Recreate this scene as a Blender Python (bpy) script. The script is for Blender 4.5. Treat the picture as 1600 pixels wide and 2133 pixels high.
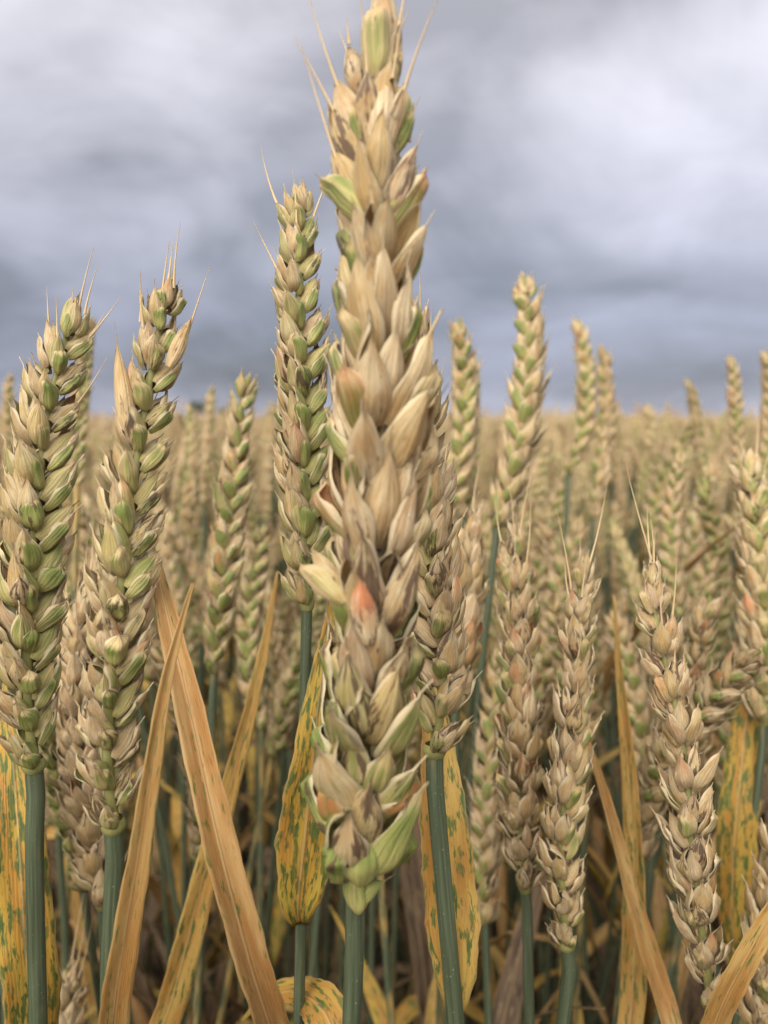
import bpy, math, random
import numpy as np
from mathutils import Vector, Matrix, Quaternion

# ------------------------------------------------------------------ camera, sky, sun, exposure
for o in list(bpy.data.objects): bpy.data.objects.remove(o)
scene = bpy.context.scene
COL = scene.collection
R = math.radians
EYE = Vector((0, 0, 0.86))
FPX, PW, PH, HORIZON = 1700.0, 1600.0, 2133.0, 878.0
PITCH = math.atan((PH / 2 - HORIZON) / FPX)
cam_d = bpy.data.cameras.new('camera'); cam = bpy.data.objects.new('camera', cam_d); COL.objects.link(cam)
cam.location = EYE; cam.rotation_euler = (R(90) - PITCH, 0, 0)
cam_d.sensor_fit = 'VERTICAL'; cam_d.sensor_height = 5.14; cam_d.sensor_width = 3.86
cam_d.lens = FPX / PH * 5.14
cam_d.clip_start = 0.005; cam_d.clip_end = 9000
cam_d.dof.use_dof = True; cam_d.dof.focus_distance = 0.157; cam_d.dof.aperture_fstop = 2.25
scene.camera = cam

SUN_EL, SUN_AZ = R(40), R(203)          # behind the camera, a little to the left
world = bpy.data.worlds.new('World'); scene.world = world; world.use_nodes = True
sun_d = bpy.data.lights.new('sun', 'SUN'); sun_d.energy = 1.5; sun_d.angle = R(80); sun_d.color = (1.0, 0.95, 0.87)
sun = bpy.data.objects.new('sun', sun_d); COL.objects.link(sun)
sun_dir = Vector((math.sin(SUN_AZ) * math.cos(SUN_EL), math.cos(SUN_AZ) * math.cos(SUN_EL), math.sin(SUN_EL)))
sun.rotation_euler = (-sun_dir).to_track_quat('-Z', 'Y').to_euler()
sun.location = (0, 0, 30)
vs = scene.view_settings
vs.view_transform = 'Standard'; vs.look = 'None'; vs.gamma = 1; vs.exposure = 2.22; vs.use_curve_mapping = False
scene.cycles.use_denoising = True
scene.cycles.max_bounces = 5; scene.cycles.diffuse_bounces = 3; scene.cycles.transmission_bounces = 3
scene.cycles.transparent_max_bounces = 4
scene.cycles.sample_clamp_indirect = 6

FWD = Vector((0, math.cos(PITCH), -math.sin(PITCH))); UPV = Vector((0, math.sin(PITCH), math.cos(PITCH))); RGT = Vector((1, 0, 0))
def at(px, py, d):
    """the point that lies at depth d (metres) under a place in the photograph"""
    return EYE + d * (FWD + RGT * ((px - PW / 2) / FPX) - UPV * ((py - PH / 2) / FPX))

# ------------------------------------------------------------------ node helpers
class NT:
    def __init__(s, tree): s.t = tree; s.n = tree.nodes; s.l = tree.links
    def new(s, ty, **kw):
        n = s.n.new(ty)
        for k, v in kw.items(): setattr(n, k, v)
        return n
    def put(s, sock, v):
        if v is None: return
        if isinstance(v, bpy.types.NodeSocket): s.l.new(v, sock)
        elif isinstance(v, (tuple, list)):
            sock.default_value = tuple(v) + (1,) if (sock.type == 'RGBA' and len(v) == 3) else tuple(v)
        else: sock.default_value = v
    def m(s, op, a, b=None, c=None, clamp=False):
        n = s.new('ShaderNodeMath', operation=op, use_clamp=clamp)
        for i, v in enumerate((a, b, c)): s.put(n.inputs[i], v)
        return n.outputs[0]
    def xyz(s, x, y, z):
        n = s.new('ShaderNodeCombineXYZ')
        for i, v in enumerate((x, y, z)): s.put(n.inputs[i], v)
        return n.outputs[0]
    def sep(s, v):
        n = s.new('ShaderNodeSeparateXYZ'); s.put(n.inputs[0], v); return n.outputs
    def mix(s, f, a, b, mode='MIX'):
        n = s.new('ShaderNodeMix', data_type='RGBA', blend_type=mode); n.clamp_factor = True
        s.put(n.inputs[0], f); s.put(n.inputs[6], a); s.put(n.inputs[7], b); return n.outputs[2]
    def noise(s, v, scale=1.0, detail=3.0, rough=0.55, dist=0.0):
        n = s.new('ShaderNodeTexNoise'); s.put(n.inputs['Vector'], v); s.put(n.inputs['Scale'], scale)
        s.put(n.inputs['Detail'], detail); s.put(n.inputs['Roughness'], rough); s.put(n.inputs['Distortion'], dist)
        return n.outputs[0]
    def step(s, x, lo, hi, a=0.0, b=1.0):
        n = s.new('ShaderNodeMapRange', interpolation_type='SMOOTHSTEP')
        s.put(n.inputs[0], x); s.put(n.inputs[1], lo); s.put(n.inputs[2], hi); s.put(n.inputs[3], a); s.put(n.inputs[4], b)
        return n.outputs[0]
    def lin(s, x, lo, hi, a=0.0, b=1.0):
        n = s.new('ShaderNodeMapRange'); n.clamp = True
        s.put(n.inputs[0], x); s.put(n.inputs[1], lo); s.put(n.inputs[2], hi); s.put(n.inputs[3], a); s.put(n.inputs[4], b)
        return n.outputs[0]
    def attr(s, name): return s.new('ShaderNodeAttribute', attribute_type='GEOMETRY', attribute_name=name).outputs['Vector']

# ------------------------------------------------------------------ overcast sky
w = NT(world.node_tree); w.n.clear()
sky = w.new('ShaderNodeTexSky', sky_type='NISHITA'); sky.sun_disc = False
sky.sun_elevation = SUN_EL; sky.sun_rotation = SUN_AZ; sky.altitude = 100; sky.air_density = 1.2; sky.dust_density = 2.0
tc = w.new('ShaderNodeTexCoord')
dx, dy, dz = w.sep(tc.outputs['Generated'])
up = w.m('MAXIMUM', dz, 0.0)
den = w.m('ADD', up, 0.34)
px_, py_ = w.m('DIVIDE', dx, den), w.m('DIVIDE', dy, den)
pc = w.xyz(px_, py_, 0.0)
n_big = w.noise(w.xyz(w.m('SUBTRACT', 8.8, px_), w.m('ADD', py_, 3.3), 4.3), 1.0, 3.0, 0.5, 0.6)
n_mid = w.noise(w.xyz(w.m('SUBTRACT', 9.1, px_), w.m('ADD', py_, 7.7), 2.0), 2.4, 6.0, 0.55, 0.8)
n_fine = w.noise(w.xyz(w.m('SUBTRACT', 2.1, px_), w.m('ADD', py_, 5.3), 1.0), 4.6, 7.0, 0.62, 0.9)
base = w.new('ShaderNodeValToRGB'); w.put(base.inputs[0], up)
cr = base.color_ramp
SKY = [(0.0, (0.36, 0.39, 0.47)), (0.018, (0.29, 0.32, 0.405)), (0.05, (0.175, 0.195, 0.275)), (0.12, (0.25, 0.262, 0.345)), (0.2, (0.38, 0.388, 0.455)),
       (0.30, (0.49, 0.492, 0.545)), (0.42, (0.60, 0.602, 0.64)), (1.0, (0.88, 0.88, 0.91))]
while len(cr.elements) < len(SKY): cr.elements.new(0.5)
for e, (p, c) in zip(cr.elements, SKY): e.position = p; e.color = c + (1,)
cl = w.m('ADD', w.m('MULTIPLY', w.lin(n_big, 0.30, 0.70), 0.85), w.m('ADD', w.m('MULTIPLY', w.lin(n_mid, 0.3, 0.7), 0.34), w.m('MULTIPLY', w.m('SUBTRACT', n_fine, 0.5), 0.34)))
gain = w.lin(w.m('ADD', cl, w.m('MULTIPLY', dx, 0.22)), 0.25, 0.98, 0.64, 1.56)
cloud = w.mix(1.0, base.outputs[0], w.xyz(gain, gain, gain), 'MULTIPLY')
cloud10 = w.mix(1.0, cloud, (2.42, 2.34, 2.36), 'MULTIPLY')
cover = w.mix(0.95, sky.outputs[0], cloud10)
bg = w.new('ShaderNodeBackground'); w.put(bg.inputs[0], cover); bg.inputs[1].default_value = 0.1
wo = w.new('ShaderNodeOutputWorld'); w.l.new(bg.outputs[0], wo.inputs[0])

# ------------------------------------------------------------------ materials
def new_mat(name):
    m = bpy.data.materials.new(name); m.use_nodes = True
    t = NT(m.node_tree); t.n.clear(); return m, t
def finish(t, col, rough, bump_h=None, bump_s=0.3, bump_d=0.0003, transl=0.0, spec=0.35):
    p = t.new('ShaderNodeBsdfPrincipled'); t.put(p.inputs['Base Color'], col); t.put(p.inputs['Roughness'], rough)
    p.inputs['Specular IOR Level'].default_value = spec
    nrm = None
    if bump_h is not None:
        b = t.new('ShaderNodeBump'); b.inputs['Strength'].default_value = bump_s; b.inputs['Distance'].default_value = bump_d
        t.put(b.inputs['Height'], bump_h); nrm = b.outputs[0]; t.put(p.inputs['Normal'], nrm)
    sh = p.outputs[0]
    if transl > 0:
        tr = t.new('ShaderNodeBsdfTranslucent'); t.put(tr.inputs[0], col)
        if nrm: t.put(tr.inputs['Normal'], nrm)
        mx = t.new('ShaderNodeMixShader'); mx.inputs[0].default_value = transl
        t.l.new(sh, mx.inputs[1]); t.l.new(tr.outputs[0], mx.inputs[2]); sh = mx.outputs[0]
    out = t.new('ShaderNodeOutputMaterial'); t.l.new(sh, out.inputs[0])

def params(t):
    """per-piece values: from the mesh for joined pieces, from the object's colour for single ones"""
    u, v, sd = t.sep(t.attr('huv')); g, d, p = t.sep(t.attr('hcol'))
    oi = t.new('ShaderNodeObjectInfo'); r_, g_, b_ = t.sep(oi.outputs['Color'])
    seed = t.m('ADD', t.m('ADD', sd, oi.outputs['Alpha']), oi.outputs['Random'])
    return u, v, seed, t.m('ADD', g, r_), t.m('ADD', d, g_), t.m('ADD', p, b_)

# husks: ripening glumes and lemmas
M_HUSK, t = new_mat('husk')
u, v, seed, G, Dk, Pk = params(t)
au = t.m('ABSOLUTE', u)
s17 = t.m('MULTIPLY', seed, 17.3)
nb = t.noise(t.xyz(t.m('MULTIPLY', u, 0.9), t.m('MULTIPLY', v, 1.8), s17), 1.4, 3)
ns = t.noise(t.xyz(t.m('MULTIPLY', u, 5.0), t.m('MULTIPLY', v, 0.8), t.m('MULTIPLY', seed, 31.1)), 1.3, 4, 0.6)
nd = t.noise(t.xyz(t.m('MULTIPLY', u, 2.0), t.m('MULTIPLY', v, 1.7), t.m('MULTIPLY', seed, 13.7)), 1.5, 4, 0.6)
nf = t.noise(t.xyz(t.m('MULTIPLY', u, 16.0), t.m('MULTIPLY', v, 3.0), s17), 1.5, 3, 0.6)
hue = t.noise(t.xyz(s17, 0.3, 0.7), 2.3, 0)
straw = t.mix(t.step(nb, 0.3, 0.7), (0.59, 0.38, 0.175), (0.84, 0.69, 0.43))
straw = t.mix(t.m('MULTIPLY', t.step(hue, 0.45, 0.75), 0.5), straw, (0.66, 0.46, 0.17))
straw = t.mix(t.m('MULTIPLY', t.step(hue, 0.5, 0.2), 0.35), straw, (0.66, 0.46, 0.31))
straw = t.mix(t.m('MULTIPLY', t.step(nf, 0.45, 0.75), 0.6), straw, (0.33, 0.175, 0.07))
straw = t.mix(t.m('MULTIPLY', t.step(G, 0.08, 0.7), 0.5), straw, (0.71, 0.58, 0.24))
green = t.mix(t.step(t.m('ADD', v, t.m('MULTIPLY', ns, 0.5)), 0.35, 0.95), (0.62, 0.57, 0.20), (0.25, 0.30, 0.07))
green = t.mix(t.step(nf, 0.45, 0.7), green, t.mix(0.5, green, (0.42, 0.42, 0.18)))
gv = t.m('ADD', G, t.m('MULTIPLY', t.m('SUBTRACT', ns, 0.5), 0.85))
gv = t.m('SUBTRACT', gv, t.m('MULTIPLY', t.step(v, 0.62, 1.0), 0.55))
gv = t.m('SUBTRACT', gv, t.m('MULTIPLY', t.step(au, 0.6, 1.0), 0.16))
col = t.mix(t.step(gv, 0.30, 0.68), straw, green)
veins = t.m('SINE', t.m('ADD', t.m('MULTIPLY', u, 27.0), t.m('MULTIPLY', ns, 3.0)))
vd = t.step(veins, 0.1, 1.0)
col = t.mix(t.m('MULTIPLY', vd, t.lin(nb, 0.35, 0.65, 0.08, 0.42)), col, t.mix(0.55, col, (0.16, 0.10, 0.045)))
col = t.mix(t.m('MULTIPLY', t.step(t.m('ADD', nd, t.m('MULTIPLY', Dk, 0.22)), 0.66, 0.74), 0.85), col, (0.13, 0.072, 0.05))
col = t.mix(t.m('MULTIPLY', t.step(v, 0.8, 1.02), t.lin(hue, 0.3, 0.7, 0.0, 0.7)), col, (0.42, 0.27, 0.15))
col = t.mix(t.m('MULTIPLY', t.m('MULTIPLY', Pk, t.step(v, 0.25, 0.8)), t.step(nd, 0.3, 0.55)), col, (0.66, 0.25, 0.11))
col = t.mix(t.m('MULTIPLY', t.step(t.m('ADD', au, t.m('MULTIPLY', t.m('SUBTRACT', nf, .5), .3)), 0.74, 0.92), 0.75), col, (0.74, 0.63, 0.42))
spk = t.noise(t.xyz(t.m('MULTIPLY', u, 2.0), t.m('MULTIPLY', v, 4.0), t.m('MULTIPLY', seed, 23.0)), 5.0, 2, 0.6)
col = t.mix(t.m('MULTIPLY', t.step(spk, 0.69, 0.75), 0.8), col, (0.10, 0.06, 0.045))
bh = t.m('ADD', t.m('MULTIPLY', veins, 0.3), t.m('MULTIPLY', nf, 2.0))
finish(t, col, t.lin(nf, 0.3, 0.7, 0.36, 0.58), bh, 0.7, 0.00026, 0.30, 0.45)

# awns and rachis
M_AWN, t = new_mat('awn')
u, v, seed, G, Dk, Pk = params(t)
c = t.mix(t.noise(t.xyz(v, seed, 0.0), 3.0, 2), (0.50, 0.34, 0.17), (0.68, 0.53, 0.31))
finish(t, t.mix(t.m('MULTIPLY', t.step(v, 0.65, 1.0), 0.35), c, (0.22, 0.13, 0.10)), 0.6, transl=0.1)
M_RACHIS, t = new_mat('rachis')
u, v, seed, G, Dk, Pk = params(t)
finish(t, t.mix(t.noise(t.xyz(u, v, seed), 6.0, 2), (0.13, 0.16, 0.05), (0.30, 0.25, 0.09)), 0.6)

# stems: waxy blue-green, ripening to straw
M_STEM, t = new_mat('stem')
u, v, seed, G, Dk, Pk = params(t)
nl_ = t.noise(t.xyz(t.m('MULTIPLY', u, 6.0), t.m('MULTIPLY', v, 0.25), t.m('MULTIPLY', seed, 11.0)), 1.5, 4, 0.6)
nm_ = t.noise(t.xyz(t.m('MULTIPLY', u, 1.0), t.m('MULTIPLY', v, 0.5), t.m('MULTIPLY', seed, 7.0)), 1.2, 3)
c = t.mix(t.step(nl_, 0.3, 0.7), (0.044, 0.057, 0.028), (0.100, 0.120, 0.070))
c = t.mix(t.step(t.m('ADD', nm_, t.m('MULTIPLY', G, 0.6)), 0.62, 0.9), c, (0.36, 0.24, 0.08))
fl = t.noise(t.xyz(t.m('MULTIPLY', u, 5.0), t.m('MULTIPLY', v, 6.0), t.m('MULTIPLY', seed, 5.0)), 4.0, 1)
c = t.mix(t.step(fl, 0.74, 0.80), c, (0.55, 0.56, 0.50))
st = t.m('SINE', t.m('MULTIPLY', u, 34.0))
c = t.mix(t.m('MULTIPLY', t.step(st, 0.2, 1.0), 0.10), c, (0.05, 0.075, 0.04))
finish(t, c, 0.5, t.m('ADD', t.m('MULTIPLY', st, .25), t.m('MULTIPLY', nl_, 2.0)), 0.3, 0.00012, 0.0, 0.4)

# leaves: yellowing, rusty and mottled, or dried to tan (first value = dryness; past tan, a shade-dark brown)
M_LEAF, t = new_mat('leaf')
u, v, seed, G, Dk, Pk = params(t)
au = t.m('ABSOLUTE', u)
sv = t.m('MULTIPLY', seed, 19.0)
n1 = t.noise(t.xyz(t.m('MULTIPLY', u, 3.0), t.m('MULTIPLY', v, 1.25), sv), 1.5, 4, 0.62)
n2 = t.noise(t.xyz(t.m('MULTIPLY', u, 7.0), t.m('MULTIPLY', v, 1.5), t.m('ADD', sv, 4.0)), 1.6, 3, 0.6)
n3 = t.noise(t.xyz(t.m('MULTIPLY', u, 1.2), t.m('MULTIPLY', v, 0.30), t.m('ADD', sv, 9.0)), 1.3, 3)
n4 = t.noise(t.xyz(t.m('MULTIPLY', u, 22.0), t.m('MULTIPLY', v, 0.8), sv), 1.5, 3, 0.6)
mott = t.mix(t.step(n3, 0.35, 0.65), (0.49, 0.33, 0.05), (0.46, 0.23, 0.04))
tan = t.mix(t.step(n3, 0.35, 0.65), (0.46, 0.285, 0.12), (0.35, 0.17, 0.05))
tan = t.mix(t.m('MULTIPLY', t.step(n4, 0.5, 0.75), 0.5), tan, (0.47, 0.32, 0.16))
c = t.mix(G, mott, tan)
c = t.mix(t.step(G, 1.2, 1.8), c, t.mix(t.step(n3, .35, .65), (0.06, 0.036, 0.020), (0.14, 0.09, 0.052)))  # dead low leaves, brown made darker to paint in shade deep between stalks
gp = t.m('ADD', n1, t.m('SUBTRACT', t.m('MULTIPLY', t.m('SUBTRACT', 1.0, G), 0.065), t.m('MULTIPLY', G, 0.03)))
gp = t.m('ADD', gp, t.m('MULTIPLY', Dk, 0.25))
c = t.mix(t.step(gp, 0.57, 0.66), c, t.mix(t.step(n2, 0.4, 0.6), (0.065, 0.11, 0.028), (0.14, 0.16, 0.035)))
c = t.mix(t.m('MULTIPLY', t.step(n2, 0.60, 0.72), 0.8), c, (0.22, 0.09, 0.03))
n5 = t.noise(t.xyz(t.m('MULTIPLY', u, 1.5), t.m('MULTIPLY', v, 0.45), t.m('ADD', sv, 15.0)), 1.6, 5, .65)
c = t.mix(t.m('MULTIPLY', t.step(n5, 0.5, 0.68), 0.32), c, t.mix(G, (0.30, 0.13, 0.035), (0.24, 0.13, 0.06)))
c = t.mix(t.m('MULTIPLY', t.step(n5, 0.45, 0.3), 0.5), c, t.mix(G, (0.45, 0.38, 0.08), (0.52, 0.38, 0.2)))
vs_ = t.m('MULTIPLY', t.m('SINE', t.m('ADD', t.m('MULTIPLY', u, 46.0), t.m('MULTIPLY', n3, 9.0))), t.lin(n3, .3, .65, .15, 1.0))
c = t.mix(t.m('MULTIPLY', t.step(vs_, 0.0, 1.0), 0.22), c, t.mix(0.6, c, (0.12, 0.07, 0.02)))
c = t.mix(t.m('MULTIPLY', t.step(n4, 0.5, 0.3), 0.3), c, t.mix(0.5, c, (0.2, 0.11, 0.05)))
c = t.mix(t.m('MULTIPLY', t.step(au, 0.9, 0.99), 0.5), c, (0.50, 0.36, 0.16))
c = t.mix(t.m('MULTIPLY', t.step(au, 0.05, 0.015), 0.6), c, (0.20, 0.11, 0.04))  # midrib line, darkened to paint the shade of the centre fold
c = t.mix(t.m('MULTIPLY', t.step(t.m('ABSOLUTE', t.m('SUBTRACT', u, .075)), 0.06, 0.02), 0.35), c, (0.62, 0.46, 0.24))
finish(t, c, t.lin(n4, 0.3, 0.7, 0.45, 0.7), t.m('ADD', t.m('MULTIPLY', vs_, .6), t.m('MULTIPLY', n4, 2.0)), 0.38, 0.0002, 0.22, 0.3)

def simple_mat(name, c1, c2, scale, rough=0.9, det=5):
    m, t = new_mat(name)
    g = t.new('ShaderNodeNewGeometry')
    n = t.noise(g.outputs['Position'], scale, det, 0.6)
    finish(t, t.mix(t.step(n, 0.3, 0.7), c1, c2), rough, n, 0.6, 0.02)
    return m
M_SOIL = simple_mat('soil', (0.03, 0.021, 0.014), (0.065, 0.048, 0.032), 14.0)
M_FAR = simple_mat('distant_wheat', (0.26, 0.20, 0.085), (0.46, 0.36, 0.19), 0.6)
M_BARK = simple_mat('bark', (0.05, 0.04, 0.03), (0.10, 0.08, 0.06), 3.0)
M_TREE = simple_mat('tree_leaves', (0.030, 0.042, 0.020), (0.06, 0.08, 0.035), 0.6)

# ------------------------------------------------------------------ mesh building
class MB:
    def __init__(s): s.v = []; s.f = []; s.uv = []; s.c = []; s.mi = []; s.n = 0
    def add(s, v, f, uv, c=(0, 0, 0), mi=0, seed=0.0, M=None):
        v = np.asarray(v, float)
        if M is not None:
            A = np.array(M); v = v @ A[:3, :3].T + A[:3, 3]
        s.v.append(v); s.f.append(np.asarray(f, int) + s.n); s.n += len(v)
        q = np.array(uv, float)
        if q.shape[1] == 2: q = np.hstack([q, np.full((len(q), 1), 0.0)])
        q[:, 2] += seed
        s.uv.append(q); s.c.append(np.tile(np.array(c, float), (len(v), 1))); s.mi.append(np.full(len(f), mi))
    def mesh(s, name, mats, smooth=True):
        V = np.vstack(s.v); F = np.vstack(s.f)
        me = bpy.data.meshes.new(name)
        me.vertices.add(len(V)); me.vertices.foreach_set('co', V.ravel())
        me.loops.add(F.size); me.loops.foreach_set('vertex_index', F.ravel().astype(np.int32))
        me.polygons.add(len(F)); me.polygons.foreach_set('loop_start', (np.arange(len(F)) * 4).astype(np.int32))
        me.polygons.foreach_set('material_index', np.concatenate(s.mi).astype(np.int32))
        me.polygons.foreach_set('use_smooth', np.full(len(F), smooth))
        for m in mats: me.materials.append(m)
        a = me.attributes.new('huv', 'FLOAT_VECTOR', 'POINT'); a.data.foreach_set('vector', np.vstack(s.uv).ravel())
        a = me.attributes.new('hcol', 'FLOAT_VECTOR', 'POINT'); a.data.foreach_set('vector', np.vstack(s.c).ravel())
        me.update(calc_edges=True); me.validate()
        return me

def grid_faces(nl, nw, off=0, flip=False):
    f = []
    for i in range(nl):
        for j in range(nw):
            a = off + i * (nw + 1) + j
            q = (a, a + 1, a + nw + 2, a + nw + 1)
            f.append(q[::-1] if flip else q)
    return f

def husk_geo(rng, L, W, D, tip=0.7, keel=0.12, kpos=0.0, beak=0.0006, bend=0.05, open_=100, nl=12, nw=8, th=0.00010, wob=0.05, facet=0.3, tooth=0.0):
    """one boat-shaped scale: base at the origin, long axis +Z, rounded back towards +Y"""
    pk = lambda t: (t + 0.07) ** 0.5 * (max(1 - t, 0)) ** tip
    mx = max(pk(i / 60) for i in range(61))
    rows = nl + (1 if beak > 0 else 0)
    ph = [rng.uniform(0, 6.28) for _ in range(5)]
    V, UV = [], []
    for layer in (0, 1):
        for i in range(rows + 1):
            t = min(i / nl, 1.0); z = L * t
            p = max(pk(t) / mx, 0.055)
            if i > nl: p = 0.012; z = L + beak
            p *= 1 + wob * math.sin(5 * t + ph[0])
            for j in range(nw + 1):
                s_ = j / nw * 2 - 1
                th_ = R(open_) * s_ * (0.86 + 0.14 * math.sin(math.pi * t))
                x = W / 2 * p * math.sin(th_) * (1.0 if abs(th_) < 1.57 else 0.98)
                y = D * (p ** 0.8) * ((1 - facet) * math.cos(th_) + facet * (1.08 - 1.25 * abs(s_ - kpos) / (1 + abs(kpos))))
                y += keel * D * math.exp(-((s_ - kpos) / 0.16) ** 2) * (0.3 + 0.7 * t) * min(1, p * 2)
                y -= bend * L * t * t
                rough = 1 if t < 0.98 else 0.3
                y += D * 0.045 * math.sin(s_ * 11 + ph[3] * 2 + 2 * t) * p * rough * (.3 + t)
                y += D * 0.30 * max(0, abs(s_) - .8) * 5 * math.sin(t * 9 + ph[4]) * t * rough
                y += wob * D * 0.9 * math.sin(7 * t + 2.2 * s_ + ph[1]) * p * rough
                x += wob * W * 0.35 * math.sin(5 * t + ph[2]) * t * rough
                zz = z + (abs(s_) ** 3) * L * 0.05 * math.sin(ph[3] + s_ * 2) * min(1, p * 3)
                if t > .7: x += tooth * W * (t - .7) / .3 * (1 if kpos >= 0 else -1); zz -= abs(tooth) * L * .35 * max(0, -s_ * (1 if kpos >= 0 else -1)) * (t - .7) / .3
                if t > .8: zz += L * .025 * math.sin(s_ * 9 + ph[4]) * (1 - abs(s_) * .3) * (t - .8) / .2
                if layer: x *= 0.95; y -= th
                V.append((x, y, zz)); UV.append((s_, z / (L + beak), 0))
    n = (rows + 1) * (nw + 1)
    F = grid_faces(rows, nw) + grid_faces(rows, nw, n, True)
    for i in range(rows):
        a = i * (nw + 1); b = a + nw + 1
        F.append((a, b, n + b, n + a)); a += nw; b += nw; F.append((b, a, n + a, n + b))
    return np.array(V), F, np.array(UV)

def tube_geo(pts, rad, ns=6, vscale=100.0):
    V, UV, F = [], [], []
    n = len(pts); ref = Vector((0.3, -1, 0.1)); acc = 0
    for i, p in enumerate(pts):
        tg = (pts[min(i + 1, n - 1)] - pts[max(i - 1, 0)]).normalized()
        a = tg.cross(ref).normalized(); b = tg.cross(a)
        if i: acc += (pts[i] - pts[i - 1]).length
        for k in range(ns):
            an = 2 * math.pi * k / ns
            V.append(tuple(p + (a * math.cos(an) + b * math.sin(an)) * rad[i])); UV.append((2 * k / ns - 1, acc * vscale, 0))
    for i in range(n - 1):
        for k in range(ns):
            F.append((i * ns + k, i * ns + (k + 1) % ns, (i + 1) * ns + (k + 1) % ns, (i + 1) * ns + k))
    return V, F, UV

def spline(pts, n):
    """smooth Catmull-Rom curve through points, n samples spread by arc length"""
    P = [pts[0] * 2 - pts[1]] + list(pts) + [pts[-1] * 2 - pts[-2]]
    out = []
    for i in range(1, len(P) - 2):
        for k in range(16):
            s = k / 16
            a, b, c, d = P[i - 1], P[i], P[i + 1], P[i + 2]
            out.append(0.5 * ((2 * b) + (c - a) * s + (2 * a - 5 * b + 4 * c - d) * s * s + (3 * b - a - 3 * c + d) * s ** 3))
    out.append(P[-2])
    L = [0]
    for a, b in zip(out, out[1:]): L.append(L[-1] + (b - a).length)
    res, j = [], 0
    for k in range(n):
        tt = L[-1] * k / (n - 1)
        while j < len(L) - 2 and L[j + 1] < tt: j += 1
        f = (tt - L[j]) / max(L[j + 1] - L[j], 1e-9)
        res.append(out[j].lerp(out[j + 1], min(max(f, 0), 1)))
    return res, L[-1]

def leaf_geo(pts, widths, rng, face=None, fold=0.25, nl=40, nw=8, twist=0.0, wave=0.04, th=0.00022, tip_end=True):
    """a long blade: pts run from its collar to its tip; a shallow keel runs along the middle"""
    C, Ltot = spline(pts, nl + 1)
    face = face or (EYE - pts[len(pts) // 2])
    V, UV = [], []
    ph = rng.uniform(0, 6.28); nk = len(widths) - 1
    frames = []
    for i in range(nl + 1):
        tg = (C[min(i + 1, nl)] - C[max(i - 1, 0)]).normalized()
        f = (face - tg * face.dot(tg)).normalized()
        an = twist * i / nl + 0.15 * math.sin(3.1 * i / nl + ph)
        f = Quaternion(tg, an) @ f
        frames.append((f.cross(tg).normalized(), f))
    for layer in (0, 1):
        for i in range(nl + 1):
            t = i / nl; q = t * nk; k = min(int(q), nk - 1)
            wd = widths[k] + (widths[k + 1] - widths[k]) * (q - k)
            sx, fn = frames[i]
            for j in range(nw + 1):
                s_ = j / nw * 2 - 1
                hgt = -fold * wd * 0.5 * (1 - abs(s_) ** 1.05) + wave * wd * math.sin(17 * t + ph + 2 * s_) * s_
                edge = 1 + (0.03 * math.sin(41 * t + ph * 3 + s_) + 0.03 * math.sin(97 * t + ph * 7 + 3 * s_)) * abs(s_)
                p = C[i] + sx * (wd * 0.5 * s_ * edge) + fn * (hgt - (th if layer else 0))
                V.append(tuple(p)); UV.append((s_, t * Ltot * 100, 0))
    n = (nl + 1) * (nw + 1)
    F = grid_faces(nl, nw) + grid_faces(nl, nw, n, True)
    for i in range(nl):
        a = i * (nw + 1); b = a + nw + 1
        F.append((a, b, n + b, n + a)); a += nw; b += nw; F.append((b, a, n + a, n + b))
    for j in range(nw):
        for r0, fl in ((0, 0), (nl * (nw + 1), 1)):
            a = r0 + j; q = (a + 1, a, n + a, n + a + 1); F.append(q if not fl else q[::-1])
    return V, F, UV

# ------------------------------------------------------------------ objects
def obj(name, me, parent=None, loc=None, M=None, color=(0, 0, 0, 0)):
    o = bpy.data.objects.new(name, me); COL.objects.link(o)
    if parent is not None: o.parent = parent
    if M is not None: o.matrix_basis = M
    elif loc is not None: o.location = loc
    o.color = color
    return o
def tag(o, label, cat, group=None, kind=None):
    if label: o['label'] = label
    if cat: o['category'] = cat
    if group: o['group'] = group
    if kind: o['kind'] = kind
    return o

# husk shapes shared by all near ears
rg = random.Random(11)
def husk_set(nl, nw, count, hi):
    S = {'glume': [], 'lemma': [], 'blunt': [], 'long': []}
    for k in range(count):
        S['glume'].append((husk_geo(rg, 0.0088, 0.0046, 0.0019, 0.44, 0.28, rg.uniform(-.35, .35), rg.uniform(.0006, .0014), rg.uniform(.0, .09), rg.uniform(78, 95), nl, nw, wob=.07, facet=.5, tooth=rg.uniform(.08, .2)), 0.0088 + .0008))
        S['lemma'].append((husk_geo(rg, 0.0106, 0.0047, 0.0019, rg.uniform(.75, 1.0), 0.16, rg.uniform(-.25, .25), rg.uniform(.0010, .0030), rg.uniform(-.04, .12), rg.uniform(72, 100), nl, nw, wob=.10), 0.0104 + .001))
        S['blunt'].append((husk_geo(rg, 0.0078, 0.0056, 0.0027, 0.30, 0.30, rg.uniform(-.35, .35), 0.0005, rg.uniform(.04, .10), 96, nl, nw, wob=.07, facet=.35, tooth=.07), 0.0078))
        S['long'].append((husk_geo(rg, 0.0125, 0.0036, 0.0016, 1.0, 0.10, 0, 0.004, rg.uniform(-.04, .04), 95, nl, nw), 0.0145))
    if hi:
        for k, lst in S.items():
            for i, (g, ln) in enumerate(lst):
                b = MB(); b.add(*g); lst[i] = (b.mesh(k + '_shape', [M_HUSK]), ln)
    return S
HI = husk_set(13, 14, 10, True)
LO = husk_set(4, 4, 4, False)

def frame(x, y, z, o): 
    return Matrix(((x.x, y.x, z.x, o.x), (x.y, y.y, z.y, o.y), (x.z, y.z, z.z, o.z), (0, 0, 0, 1)))

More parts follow.
